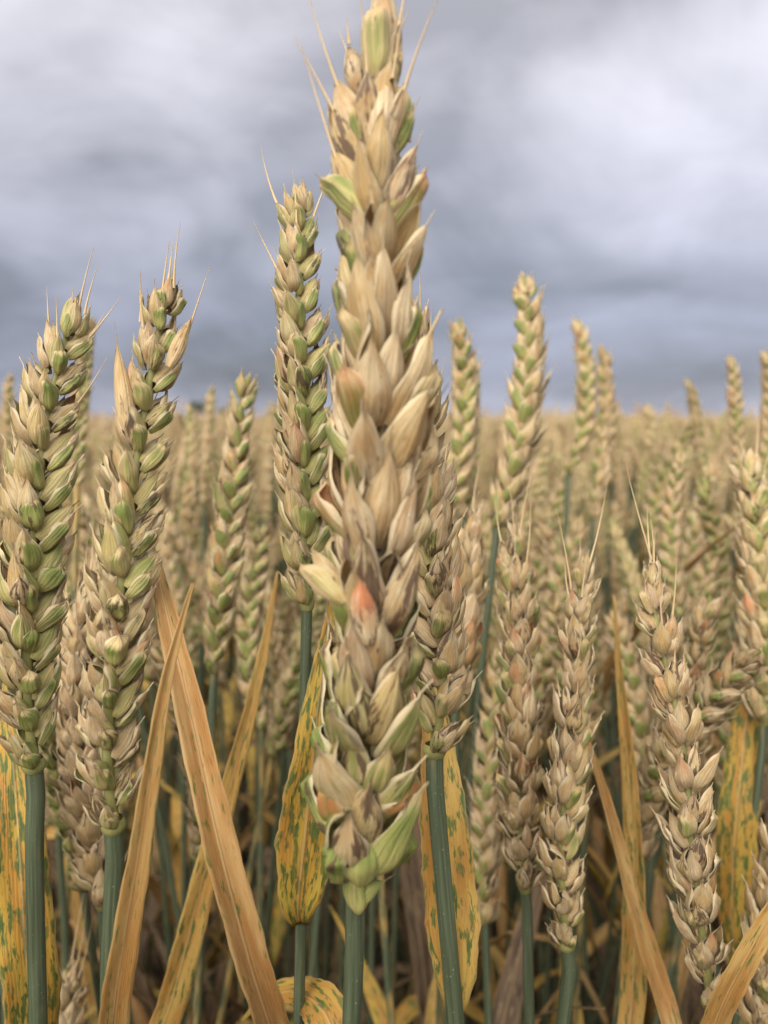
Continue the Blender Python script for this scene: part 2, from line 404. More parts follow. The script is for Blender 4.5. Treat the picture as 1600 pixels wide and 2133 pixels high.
def spikelet_parts(P, r, a, rng, size, green, tau, lush=1.0, blunt=0.0, dark=0.12, pink=0.04, stretch=1.0, edge_green=0.0):
    """husks of one spikelet: P on the rachis, r outwards, a up along the ear; returns (kind, matrix, colour)"""
    out = []
    v = a.cross(r).normalized()
    tau = tau + rng.uniform(-.07, .07)
    ax0 = (a * math.cos(tau) + r * math.sin(tau)).normalized(); n0 = (r * math.cos(tau) - a * math.sin(tau)).normalized()
    yaw = rng.uniform(-.12, .12)
    sg = rng.choice((-1, 1)); mm = 0.001 * size
    spec = []
    for s in (-1, 1):
        spec.append(('glume', s * 1.35, -0.2, 0.0, s * R(23), s * R(58), green + edge_green + rng.uniform(-.18, .28)))
        spec.append(('lemma', s * 1.05, 1.5, 0.7, s * R(16), s * R(38), green * 0.55 + rng.uniform(-.22, .18)))
        spec.append(('lemma', s * 0.8, 1.6, -1.2, s * R(12), s * R(142), green * 0.7 + rng.uniform(-.2, .2)))
    spec.append(('lemma', sg * 0.30, 3.3, -0.3, sg * R(3), sg * R(14), green * 0.35 + rng.uniform(-.22, .2)))
    if rng.random() < 0.6 * lush:
        spec.append(('lemma', -sg * 0.6, 4.4, -0.5, -sg * R(8), -sg * R(30), green * 0.3 + rng.uniform(-.2, .2)))
    for kind, vo, li, no, phi, psi, g in spec:
        phi += rng.uniform(-.13, .13) + yaw; psi += rng.uniform(-.3, .3)
        al = rng.uniform(-.10, .16)
        ax = (ax0 * math.cos(phi) + v * math.sin(phi) + n0 * al).normalized()
        n = n0 * math.cos(psi) + v * math.sin(psi); n = (n - ax * n.dot(ax)).normalized()
        x = n.cross(ax).normalized()
        sc = size * rng.uniform(0.88, 1.12)
        if kind == 'glume' and rng.random() < blunt: kind = 'blunt'
        M = frame(x * sc * rng.uniform(.92, 1.1), n * sc, ax * (sc * stretch), P + v * (vo * mm) + ax0 * (li * mm) + n0 * (no * mm))
        dk = rng.uniform(.35, 1.0) if rng.random() < dark else rng.uniform(-.3, .1)
        pkk = rng.uniform(.35, .85) if rng.random() < pink else 0
        out.append((kind, M, (g, dk, pkk)))
    return out

def ear_layout(path, yaw, rng, size, spacing, green, view=None, tau=R(24), taper=(0.78, 1.0, 0.72), **kw):
    """spikelets along a path from base to tip, in two rows turned by yaw"""
    C, Ltot = spline(path, 60)
    n = max(6, int(Ltot / (spacing * size)))
    top = Ltot - 0.008 * size
    sp = []
    for i in range(n + 1):
        d = top * i / n; q = d / Ltot * 59; k = min(int(q), 58)
        P = C[k].lerp(C[k + 1], q - k); a = (C[min(k + 2, 59)] - C[max(k - 1, 0)]).normalized()
        cdir = (view - P) if view else Vector((0, -1, 0))
        c = (cdir - a * cdir.dot(a)).normalized(); s = a.cross(c)
        tw = yaw + 0.10 * math.sin(i * 0.35 + yaw * 9)
        r = s * math.cos(tw) + c * math.sin(tw)
        if i % 2: r = -r
        f = i / n
        sz = size * (taper[0] + (taper[1] - taper[0]) * min(1, f / .22)) if f < .5 else size * (taper[1] + (taper[2] - taper[1]) * max(0, (f - .5) / .5))
        g = green(f) if callable(green) else green
        tt = tau
        if i == n: r = s * math.sin(tw) - c * math.cos(tw); tt = R(4)
        elif f > .85: tt = tau * 0.75
        k2 = {k_: (v_(f) if callable(v_) else v_) for k_, v_ in kw.items()}
        sp.append((f, P + r * 0.0009 * size, r, a, spikelet_parts(P + r * 0.0009 * size, r, a, rng, sz, g, tt, **k2)))
    return sp, C, Ltot

def rachis_geo(C, w=0.0011):
    pts = [C[i] for i in range(0, 60, 2)]
    return tube_geo(pts, [w * (1 - .5 * i / len(pts)) for i in range(len(pts))], 6)

def awn_mesh(P, d, L, rng, bendv):
    pts = [P + d * (L * k / 7) + bendv * (L * (k / 7) ** 2) for k in range(8)]
    rad = [0.00032 * (1 - 0.85 * (k / 7) ** .6) for k in range(8)]
    V, F, UV = tube_geo(pts, rad, 5)
    UV = [(u_, v_ / (L * 100), 0) for (u_, v_, _) in UV]
    b = MB(); b.add(V, F, UV); return b

def ground_pt(p, lean): return Vector((p.x + lean[0], p.y + lean[1], 0.0))

def stem_mesh(pts, rad, root, ns=12):
    C, L = spline(pts, 120)
    b = MB(); V, F, UV = tube_geo([c - root for c in C], [rad[0] + (rad[1] - rad[0]) * i / 119 for i in range(120)], ns)
    b.add(V, F, UV); return b.mesh('stem_shape', [M_STEM])

def near_plant(label, ear, stem, yaw, seed, size=1.0, spacing=0.0043, green=0.5, rad=(0.0017, 0.0012), root_lean=(0.0, 0.05),
               awn_top=0.8, awn_len=(0.008, 0.022), leaves=(), group=None, tau=R(24), collar=True, ripe=0.0, extra=(), awns=(), **kw):
    """a wheat plant close to the camera: every husk and awn of the ear is a piece of its own"""
    rng = random.Random(seed)
    E = [at(*p) for p in ear][::-1]                       # base to tip
    S = [at(*p) for p in stem]                            # ear base downwards
    low = S[-1]; d = (S[-1] - (S[-2] if len(S) > 1 else E[0] * 2 - E[1])).normalized()
    root = ground_pt(low, (d.x * 0.15 + root_lean[0], root_lean[1]))
    t = bpy.data.objects.new('wheat_plant', None); COL.objects.link(t); t.location = root; t.empty_display_size = 0.02
    tag(t, label, 'wheat', group)
    C0, L0 = spline([low, low + d * ((low.z) * .22), root.lerp(low, .35), root], 22)
    sp_pts = C0[1:][::-1] + spline(S[::-1] + [E[0]], 14)[0]
    obj('stem', stem_mesh(sp_pts, rad, root), t, color=(ripe, 0, 0, rng.random()))
    sp, C, Lt = ear_layout(E, yaw, rng, size, spacing, green, EYE, tau, **kw)
    b = MB(); b.add(*rachis_geo([c - E[0] for c in C]))
    e = obj('ear', b.mesh('rachis_shape', [M_RACHIS]), t, E[0] - root)
    for f, P, r, a, parts in sp:
        for kind, M, cc in parts:
            me, ln = rng.choice(HI[kind])
            M2 = Matrix.Translation(-E[0]) @ M
            obj('lemma' if kind == 'lemma' else 'glume', me, e, M=M2, color=(cc[0], cc[1], cc[2], rng.random()))
            if kind == 'lemma':
                pr = awn_top if f > .8 else (awn_top * .35 if f > .55 else .10)
                if rng.random() < pr * 0.33:
                    tip = M2 @ Vector((0, me.vertices[-8].co.y, ln)); dd = (M2.to_3x3() @ Vector((0, 0, 1))).normalized()
                    L = rng.uniform(*awn_len) * (1 if f > .75 else .35)
                    dd = (dd + a * .35).normalized()
                    side = Vector((rng.uniform(-.14, .14), rng.uniform(-.12, .12), rng.uniform(.0, .2)))
                    am = awn_mesh(Vector((0, 0, 0)), dd, L, rng, side)
                    obj('awn', am.mesh('awn_shape', [M_AWN]), e, tip - dd * 0.0012, color=(0, 0, 0, rng.random()))
    for (p0, p1, kind, sc, cc) in extra:                 # single odd scales picked out by hand: base, tip, shape
        A, B = at(*p0), at(*p1); ax = (B - A).normalized(); n = EYE - A; n = (n - ax * n.dot(ax)).normalized(); x = n.cross(ax)
        me, ln = HI[kind][rng.randrange(10)]; k = (B - A).length / ln
        obj('glume', me, e, M=frame(x * k * sc, n * k * sc, ax * k, A - E[0]), color=cc + (rng.random(),))
    for p0, p1 in awns:                                   # bristles that stand out in the photograph
        A, B = at(*p0), at(*p1); dd = (B - A).normalized(); L = (B - A).length; side = RGT * rng.uniform(-.1, .1)
        obj('awn', awn_mesh(Vector((0, 0, 0)), (dd - side).normalized(), L, rng, side).mesh('awn_shape', [M_AWN]), e, A - E[0], color=(0, 0, 0, rng.random()))
    if collar:                                            # the pale ring below the lowest spikelet
        dn = (S[1] - S[0]).normalized() if len(S) > 1 else Vector((0, 0, -1))
        pts = [E[0] + dn * x - E[0] for x in (-.0012, -.0002, .0008, .0016)]
        V, F, UV = tube_geo(pts, [rad[1] * 1.0, rad[1] * 1.35, rad[1] * 1.3, rad[1] * 1.02], 14)
        b = MB(); b.add(V, F, UV); obj('stem_collar', b.mesh('collar_shape', [M_RACHIS]), t, E[0] - root)
    for lf in leaves: add_leaf(t, root, rng, **lf)
    return t

def add_leaf(t, root, rng, pts, widths, dry=0.0, green=0.0, fold=0.25, twist=0.0, nl=46, face=None, wave=0.08, attach=None):
    P = [at(*p) for p in pts]
    if attach: P = [Vector(a_) if not isinstance(a_, Vector) else a_ for a_ in attach] + P
    V, F, UV = leaf_geo(P, [x * .001 for x in widths], rng, face, fold, nl, 8, twist, wave)
    b = MB(); b.add(np.array(V) - np.array(root), F, UV)
    return obj('leaf', b.mesh('leaf_shape', [M_LEAF]), t, color=(dry, green, 0, rng.random()))

# ------------------------------------------------------------------ ground and far crop (setting)
def sheet(name, zf, radii, a0, a1, na, mat, kind, label=None, cat=None, inner=True):
    b = MB(); V, UV, F = [], [], []
    for i, rr in enumerate(radii):
        for j in range(na + 1):
            an = a0 + (a1 - a0) * j / na
            x, y = rr * math.sin(an), rr * math.cos(an); V.append((x, y, zf(x, y, rr))); UV.append((0, 0, 0))
    for i in range(len(radii) - 1):
        for j in range(na):
            q = i * (na + 1) + j; F.append((q, q + na + 1, q + na + 2, q + 1))
    b.add(V, F, UV); o = obj(name, b.mesh(name + '_shape', [mat])); tag(o, label, cat, None, kind); return o
rz = random.Random(5)
sheet('ground', lambda x, y, r: 0.0, [0.0001, .5, 2, 8, 30, 120, 500, 2000, 7000], 0, 2 * math.pi, 48, M_SOIL, 'structure', 'dark bare soil under the wheat crop', 'soil')
radii = [5 * 1.045 ** k for k in range(100)]
sheet('distant_wheat', lambda x, y, r: 0.775 + rz.uniform(-.035, .035) + (0.02 if r > 40 else 0), radii, R(-62), R(62), 260, M_FAR, 'stuff',
      'far tan wheat crop reaching back to the horizon', 'crop')

# ------------------------------------------------------------------ the plants in focus
def G_hero(f): return 0.95 if f < .2 else (0.34 if f < .35 else (0.12 if f < .6 else 0.25))
near_plant('big soft-focus straw-coloured wheat ear towering above all the others into the sky',
    ear=[(788, 95, .122), (779, 300, .121), (785, 620, .121), (780, 950, .122), (772, 1300, .125), (757, 1560, .129), (738, 1800, .133)],
    stem=[(740, 1860, .135), (738, 1990, .138), (732, 2140, .142)], yaw=R(76), seed=4, size=.98, spacing=.0054, taper=(1.36, 1.22, .74), green=G_hero,
    rad=(0.00218, 0.00168), tau=R(27), awn_len=(.006, .014), awn_top=1.0, blunt=lambda f: .8 if f < .2 else .1, dark=.4, pink=.08, stretch=1.12, edge_green=.35,
    leaves=[dict(pts=[(728, 2420, .156), (715, 2230, .164), (680, 2110, .170), (620, 2065, .182), (555, 2075, .190), (500, 2130, .195)], widths=[4, 9, 10, 9, 7, 5, 2, .5], dry=.25, green=.05, fold=.15)],
    extra=[((735, 1875, .132), (812, 1828, .129), 'long', 1.5, (.75, .1, 0)), ((752, 1835, .1285), (758, 1725, .1265), 'blunt', 1.0, (.85, 0, 0)), ((738, 1725, .1265), (728, 1615, .1245), 'blunt', 1.0, (.85, 0, 0)),
           ((745, 1895, .1325), (742, 1805, .130), 'blunt', .7, (.6, 0, 0)),
           ((768, 1340, .1165), (744, 1190, .1145), 'lemma', .85, (-.2, .75, 1.5)), ((720, 1255, .1175), (626, 1160, .119), 'glume', .85, (.42, .2, 0)), ((715, 1245, .119), (645, 1135, .120), 'lemma', .8, (-.2, .4, 0)),
           ((782, 165, .1190), (783, 12, .1180), 'blunt', .62, (.5, -.3, 0)), ((800, 170, .1210), (795, -75, .1205), 'lemma', .7, (-.2, .2, 0)), ((815, 190, .1215), (830, 108, .1215), 'glume', .7, (.25, .3, 0)),
           ((752, 300, .1195), (694, 150, .1195), 'lemma', 1.05, (-.1, .2, 0)), ((752, 345, .1190), (680, 200, .1195), 'lemma', 1.0, (.25, 1.0, 0)), ((756, 420, .1190), (688, 296, .1195), 'lemma', 1.1, (-.1, .3, 0)),
           ((770, 450, .1185), (668, 352, .1195), 'glume', 1.05, (.62, 0, 0)), ((800, 450, .1185), (882, 352, .1195), 'glume', .9, (.6, 0, 0)), ((790, 320, .1170), (808, 130, .1190), 'lemma', .85, (-.1, -.2, 0)), ((800, 330, .1185), (848, 170, .1205), 'glume', .8, (.6, 0, 0)),
           ((752, 200, .1215), (725, 85, .1215), 'lemma', 1.1, (.0, .6, 0))],
    awns=[((708, 190, .1195), (640, -20, .1175)), ((700, 240, .1195), (614, 78, .1175)), ((704, 340, .1195), (628, 95, .1175)), ((818, 85, .1215), (852, 22, .1215)),
          ((812, 60, .1215), (822, -30, .1215)), ((853, 295, .1195), (864, 222, .1195)), ((728, 92, .1215), (723, 38, .1205))])
near_plant('slim green-glumed wheat ear rising just behind the towering ear, over a mottled flag leaf',
    ear=[(628, 395, .175), (622, 560, .172), (630, 760, .17), (632, 950, .169), (634, 1110, .169), (640, 1255, .17)],
    stem=[(638, 1320, .171), (632, 1600, .173), (627, 1920, .176), (622, 2140, .178)], yaw=R(140), seed=21, size=.76, spacing=.0050, green=.7,
    rad=(0.00176, 0.00118), awn_len=(.006, .016), dark=.2, tau=R(26),
    leaves=[dict(pts=[(627, 1928, .1735), (622, 1890, .1700), (634, 1780, .1665), (652, 1620, .1655), (668, 1450, .1665), (690, 1290, .172), (705, 1130, .18)],
                 widths=[3.6, 9.5, 12.5, 11, 8.5, 6, 3.5, 1.5, .4], dry=.0, green=.08, fold=.18),
            dict(pts=[(640, 2330, .158), (560, 2110, .142), (500, 1910, .136), (445, 1700, .135), (395, 1480, .139), (352, 1300, .147), (322, 1165, .156)],
                 widths=[3.4, 4.9, 5.6, 5.8, 5.8, 5.6, 5.2, 4.8, 3.8, 2.2], dry=.92, green=.05, fold=.95, wave=.02)])
near_plant('plump green-glumed wheat ear leaning over a rust-blotched leaf, beside the ear with crossing dry blades',
    ear=[(158, 640, .165), (128, 740, .163), (98, 880, .160), (78, 1050, .158), (62, 1230, .157), (58, 1420, .158), (70, 1590, .160)],
    stem=[(75, 1640, .161), (72, 1800, .163), (80, 2140, .168)], yaw=R(142), seed=33, size=.84, spacing=.0048, green=.7,
    rad=(0.00260, 0.00176), awn_len=(.005, .011), awn_top=.45, dark=.18, tau=R(30), blunt=.25, awns=[((163, 650, .164), (195, 516, .162)), ((176, 655, .164), (202, 560, .163)), ((104, 700, .162), (98, 596, .161))], extra=[((120, 760, .160), (96, 660, .161), 'lemma', .7, (.2, 0, 0))],
    leaves=[dict(pts=[(78, 2330, .175), (70, 2120, .174), (55, 1950, .172), (45, 1780, .173), (30, 1600, .178), (10, 1420, .188)],
                 widths=[4, 10, 11.5, 11.5, 10.5, 9, 5, .6], dry=.05, green=.16, fold=.12)])
near_plant('green and straw wheat ear with bristly top, dry tan blades crossing at its side',
    ear=[(352, 590, .152), (330, 700, .15), (300, 870, .148), (272, 1060, .146), (250, 1250, .144), (232, 1430, .143), (225, 1580, .144), (236, 1715, .146)],
    stem=[(240, 1770, .147), (232, 1950, .150), (226, 2140, .153)], yaw=R(144), seed=58, size=.72, spacing=.0055, green=.58,
    rad=(0.00235, 0.00168), awn_len=(.005, .010), awn_top=.35, awns=[((338, 610, .150), (353, 502, .148)), ((362, 600, .150), (376, 462, .148)), ((385, 715, .149), (437, 556, .147)), ((292, 670, .148), (298, 606, .147))], dark=.22, pink=.08, tau=R(29), blunt=.2,
    extra=[((268, 900, .145), (241, 690, .148), 'long', .75, (.0, .2, 0)), ((352, 765, .147), (402, 655, .148), 'lemma', .58, (.05, .3, 0))],
    leaves=[dict(pts=[(226, 2330, .150), (236, 2140, .139), (262, 1960, .134), (292, 1780, .1325), (318, 1600, .1325), (345, 1430, .134), (378, 1300, .136), (402, 1215, .138)],
                 widths=[3.2, 5.2, 5.2, 4.8, 4.3, 3.6, 2.8, 1.8, .4], dry=.75, green=.03, fold=.3, twist=.3, wave=.02)])
near_plant('short straw wheat ear tucked low behind the bristly ear, its base above a green stalk',
    ear=[(178, 1210, .205), (165, 1350, .202), (160, 1500, .2), (175, 1650, .2), (198, 1770, .2), (212, 1880, .2)],
    stem=[(216, 1930, .201), (222, 2140, .205)], yaw=R(70), seed=61, size=.9, spacing=.0045, green=.12, rad=(0.00168, 0.00118),
    leaves=[dict(pts=[(228, 2360, .206), (345, 2130, .205), (425, 1830, .205), (480, 1640, .207), (540, 1400, .21), (578, 1190, .215)], widths=[3.5, 7, 7.5, 6.5, 5.5, 4, 2.6, .5], dry=.45, green=.03, fold=.2)])
near_plant('frayed straw wheat ear half hidden by the towering ear, stalk standing in a folded leaf',
    ear=[(856, 640, .163), (862, 760, .161), (874, 900, .159), (890, 1080, .157), (908, 1260, .157), (922, 1420, .158), (905, 1560, .16)],
    stem=[(905, 1620, .16), (922, 1820, .161), (945, 2080, .163), (950, 2150, .164)], yaw=R(35), seed=72, size=.80, spacing=.0052, green=.42,
    rad=(0.00202, 0.00176), dark=.35, tau=R(27), awn_len=(.005, .012),
    leaves=[dict(pts=[(952, 2115, .166), (950, 2085, .165), (945, 1960, .166), (932, 1800, .167), (918, 1620, .17), (905, 1470, .176), (900, 1320, .182)],
                 widths=[3, 9.0, 11.5, 10.8, 10.0, 8.2, 6, 3.5, .5], dry=.35, green=.12, fold=-.2)])
near_plant('small pinkish straw wheat ear peeping from behind the frayed ear',
    ear=[(978, 1075, .225), (972, 1180, .222), (962, 1300, .22), (950, 1450, .22)], stem=[(948, 1520, .22), (960, 2140, .23)],
    yaw=R(80), seed=83, size=1.05, spacing=.0043, green=.08, pink=.15)
near_plant('brownish wheat ear with green-edged glumes, standing close beside a paler ear on a bent stalk',
    ear=[(1062, 1105, .205), (1072, 1240, .202), (1085, 1400, .2), (1082, 1560, .2), (1082, 1700, .201), (1094, 1845, .203)],
    stem=[(1098, 1890, .204), (1103, 2140, .208)], yaw=R(72), seed=95, size=.90, spacing=.0048, green=.22, edge_green=.2, dark=.45, rad=(0.00185, 0.00134), pink=.08)
near_plant('pale tan wheat ear with white bristly tip, stalk curving up to it',
    ear=[(1208, 1165, .186), (1206, 1290, .184), (1198, 1450, .182), (1182, 1620, .181), (1168, 1780, .181), (1180, 1962, .183)],
    stem=[(1186, 2010, .184), (1172, 2140, .187)], yaw=R(118), seed=104, size=.76, spacing=.0055, green=.26, edge_green=.12, rad=(0.00202, 0.00160),
    awn_len=(.008, .02), awn_top=1.0, dark=.1,
    leaves=[dict(pts=[(1185, 2420, .19), (1300, 2200, .215), (1322, 1900, .222), (1308, 1600, .226), (1290, 1400, .228), (1278, 1240, .23)], widths=[3, 6, 7, 6.6, 5.4, 4, 2.2, .4], dry=.5, green=.1, fold=.35, wave=.1, twist=-.5)])
near_plant('brown-tinged wheat ear leaning left with one long bristle, an orange dried blade crossing its foot',
    ear=[(1345, 1175, .178), (1368, 1300, .174), (1402, 1450, .171), (1428, 1600, .169), (1440, 1760, .168), (1458, 1920, .168), (1482, 2085, .17)],
    stem=[(1488, 2150, .171), (1490, 2260, .173)], yaw=R(64), seed=116, size=.78, spacing=.0060, green=.26, dark=.3, rad=(0.00202, 0.00160),
    awn_len=(.006, .014), awn_top=.5, awns=[((1357, 1165, .175), (1298, 945, .172)), ((1362, 1160, .175), (1352, 1060, .173))],
    leaves=[dict(pts=[(1440, 2290, .168), (1490, 2130, .158), (1560, 1990, .152), (1640, 1860, .15), (1760, 1720, .152)], widths=[3, 4.6, 4.8, 4.2, 3, .5], dry=.7, green=-.05, fold=.5, wave=.1),
            dict(pts=[(1494, 2420, .18), (1395, 2120, .205), (1315, 1850, .21), (1250, 1620, .215), (1190, 1440, .22)], widths=[3, 5, 5.4, 4.6, 3.4, 2, .4], dry=.8, green=.05, fold=.5, wave=.12, twist=.7)])
near_plant('greenish wheat ear cut by the edge of the view, above a yellow-green leaf',
    ear=[(1560, 950, .245), (1575, 1100, .242), (1590, 1260, .24), (1592, 1400, .24), (1590, 1500, .24)], stem=[(1588, 1560, .24), (1560, 1800, .24), (1530, 2140, .245)],
    yaw=R(140), seed=127, size=.9, spacing=.005, green=.6,
    leaves=[dict(pts=[(1536, 2010, .243), (1528, 1930, .241), (1532, 1780, .24), (1545, 1620, .243), (1560, 1450, .25), (1570, 1300, .26)],
                 widths=[3, 9, 11.5, 11, 9, 6, .5], dry=.1, green=.18, fold=-.2)])
near_plant('low wheat ear showing only its green husks beside the rust-blotched leaf',
    ear=[(-70, 1380, .19), (-48, 1560, .188), (-28, 1700, .187), (-15, 1800, .187)], stem=[(-10, 1850, .187), (20, 2140, .19)], yaw=R(30), seed=133, size=1.0, green=.6)
near_plant('low straw wheat ear below the leaning orange blade',
    ear=[(1630, 1680, .2), (1622, 1850, .198), (1602, 2020, .198), (1590, 2200, .2)], stem=[(1590, 2240, .2), (1580, 2420, .202)], yaw=R(120), seed=139, size=1.05, green=.4)
near_plant('low dull wheat ear deep between the stalks under the plump ear',
    ear=[(140, 2010, .24), (138, 2120, .24), (140, 2260, .24), (150, 2420, .24)], stem=[(152, 2480, .24), (160, 2700, .24)], yaw=R(80), seed=143, size=1.0, green=.15)

# ------------------------------------------------------------------ plants behind: spikelets as pieces, shapes shared
rp = random.Random(77)
SPK = []
for k in range(14):
    rng = random.Random(500 + k); b = MB()
    for kind, M, cc in spikelet_parts(Vector((0, 0, 0)), Vector((0, -1, 0)), Vector((0, 0, 1)), rng, 1.0, 0.0, R(25)):
        g, ln = rng.choice(LO[kind]); b.add(g[0], g[1], g[2], (cc[0] + (.52 if kind != 'lemma' else .14), cc[1], cc[2]), 0, rng.random(), M)
    SPK.append(b.mesh('spikelet_shape', [M_HUSK]))

def proto_path(k, L):
    bx, by = rp.choice((-1, 1)) * rp.uniform(.004, .030), rp.uniform(-.02, .02)
    return [Vector((bx * f * f, by * f * f, L * f)) for f in (0, .25, .5, .75, 1)]
PROTO, PTIP = [], []
for k in range(10):
    rng = random.Random(900 + k); L = rng.uniform(.072, .092)
    path = proto_path(k, L); C, Lt = spline(path, 60); n = int(Lt / .0041); sp = []
    yaw = rng.uniform(0, 6.28)
    b = MB()
    for i in range(n + 1):
        q = (Lt - .008) * i / n / Lt * 59; j = min(int(q), 58); P = C[j].lerp(C[j + 1], q - j); a = (C[min(j + 2, 59)] - C[max(j - 1, 0)]).normalized()
        r = Vector((math.cos(yaw + i * .02), math.sin(yaw + i * .02), 0)); r = (r - a * r.dot(a)).normalized()
        if i % 2: r = -r
        if i == n: r = a.cross(r)
        f = i / n; sz = (.78 + .22 * min(1, f / .2)) if f < .5 else 1.0 - .3 * max(0, (f - .6) / .4)
        sz *= .86; y = -r; x = y.cross(a).normalized()
        sp.append((rng.randrange(len(SPK)), frame(x * sz, y * sz, a * sz, P)))
    # a joined copy for ears too blurred and small to show single spikelets
    rch = MB(); rch.add(*rachis_geo(C)); rme = rch.mesh('rachis_shape', [M_RACHIS])
    jb = MB()
    for i, (si, M) in enumerate(sp):
        r2 = random.Random(k * 100 + i)
        Mi = M
        for kind, M3, cc in spikelet_parts(Vector((0, 0, 0)), Vector((0, -1, 0)), Vector((0, 0, 1)), r2, 1.0, 0.0, R(25)):
            g, ln = r2.choice(LO[kind]); jb.add(g[0], g[1], g[2], (cc[0] + (.52 if kind != 'lemma' else .14), cc[1], cc[2]), 0, r2.random(), Mi @ M3)
    for q in range(6):
        P = C[57] ; V, F, UV = tube_geo([P + Vector((0, 0, 0))] + [P + Vector((math.cos(q * 1.3) * .18 * x, math.sin(q * 1.3) * .18 * x, x)) for x in (.006, .014, .021)], [.0003, .00025, .0002, .00006], 4)
        jb.add(V, F, UV, (0, 0, 0), 0, .3)
    jb.add(*rachis_geo(C), mi=1)
    PTIP.append(path[-1])
    PROTO.append((sp, rme, jb.mesh('ear_shape', [M_HUSK, M_RACHIS]), jb, Lt))

# leaves and stems for the plants behind, in the plant's own space (ear base at z = 0)
def plain_leaf(rng, h0, L, az, drop):
    d = Vector((math.cos(az), math.sin(az), 0))
    pts = [Vector((0, 0, h0)), Vector((0, 0, h0 + L * .25)) + d * L * .10, Vector((0, 0, h0 + L * (.5 - drop * .15))) + d * L * .26,
           Vector((0, 0, h0 + L * (.68 - drop * .55))) + d * L * .45, Vector((0, 0, h0 + L * (.78 - drop * 1.15))) + d * L * .6]
    w_ = rng.uniform(.008, .0125)
    return leaf_geo(pts, [.003, w_, w_ * 1.05, w_ * .9, w_ * .65, w_ * .3, .0005], rng, Vector((-d.x * .6, -d.y * .6, .8)), .25, 14, 4, rng.uniform(-1.2, 1.2))
LEAVES = []
for k in range(14):
    rng = random.Random(300 + k); b = MB()
    b.add(*plain_leaf(rng, 0, rng.uniform(.13, .24), rng.uniform(0, 6.28), rng.choice((0, 0, .3, .8, 1.1)))); LEAVES.append(b.mesh('leaf_shape', [M_LEAF]))
def mk_stem(bow):
    b = MB(); b.add(*tube_geo([Vector((bow * (f - f * f) * .1, 0, -.9 * f)) for f in [q / 10 for q in range(11)]][::-1], [.0019 - .0006 * q / 10 for q in range(11)], 7)); return b.mesh('stem_shape', [M_STEM])
STEMS = [mk_stem(x) for x in (-.5, -.2, .1, .4)]

def back_plant(base, rng, label, group, detail, tone, lean=None, size=1.0, yaw=None, proto=None, fit=None):
    """base: where the ear begins; the stem below runs on to the soil"""
    sp, rme, jme, _, Lt = PROTO[rng.randrange(len(PROTO)) if proto is None else proto]
    lean = lean if lean is not None else (rng.gauss(0, .13), rng.gauss(0, .12))
    yaw = rng.uniform(0, 6.28) if yaw is None else yaw
    up_ = Vector((lean[0], lean[1], 1)).normalized()
    k = (base.z + 0.0) / (.9 * up_.z) 
    root = base - up_ * (base.z / up_.z)
    t = bpy.data.objects.new('wheat_plant', None); COL.objects.link(t); t.location = root; t.empty_display_size = .02
    tag(t, label, 'wheat', group)
    q = Vector((0, 0, 1)).rotation_difference(up_).to_matrix().to_4x4() @ Matrix.Rotation(yaw, 4, 'Z')
    off = Matrix.Translation(base - root)
    obj('stem', rng.choice(STEMS), t, M=off @ q @ Matrix.Diagonal((1, 1, k, 1)), color=(rng.uniform(-.2, .5), 0, 0, rng.random()))
    for _ in range(rng.choice((2, 3, 3, 4))):
        dry = rng.choice((0, .2, .5, .9, 1, 2, 2)) if _ == 0 else rng.choice((.6, 2, 2, 2, 2)); zz = -rng.uniform(.17, .32) if _ == 0 else -rng.uniform(.24, .6)
        obj('leaf', rng.choice(LEAVES), t, M=off @ q @ Matrix.Translation((0, 0, zz)) @ Matrix.Rotation(rng.uniform(0, 6.28), 4, 'Z'), color=(dry, rng.uniform(-.1, .25), 0, rng.random()))
    Me = off @ q @ Matrix.Scale(size, 4)
    if fit is not None:                                  # turn the curved ear so that its tip points along fit
        tipv = Me.to_3x3() @ PTIP[proto]
        Me = off @ tipv.rotation_difference(fit).to_matrix().to_4x4() @ q @ Matrix.Diagonal((size * .95, size * .95, size, 1))
    if detail:
        e = obj('ear', rme, t, M=Me)
        for si, M in sp: obj('spikelet', SPK[(si + rng.randrange(14)) % 14], e, M=M, color=(tone + rng.uniform(-.14, .14), 0, 0, rng.random()))
    else: obj('ear', jme, t, M=Me, color=(tone, 0, 0, rng.random()))
    return t

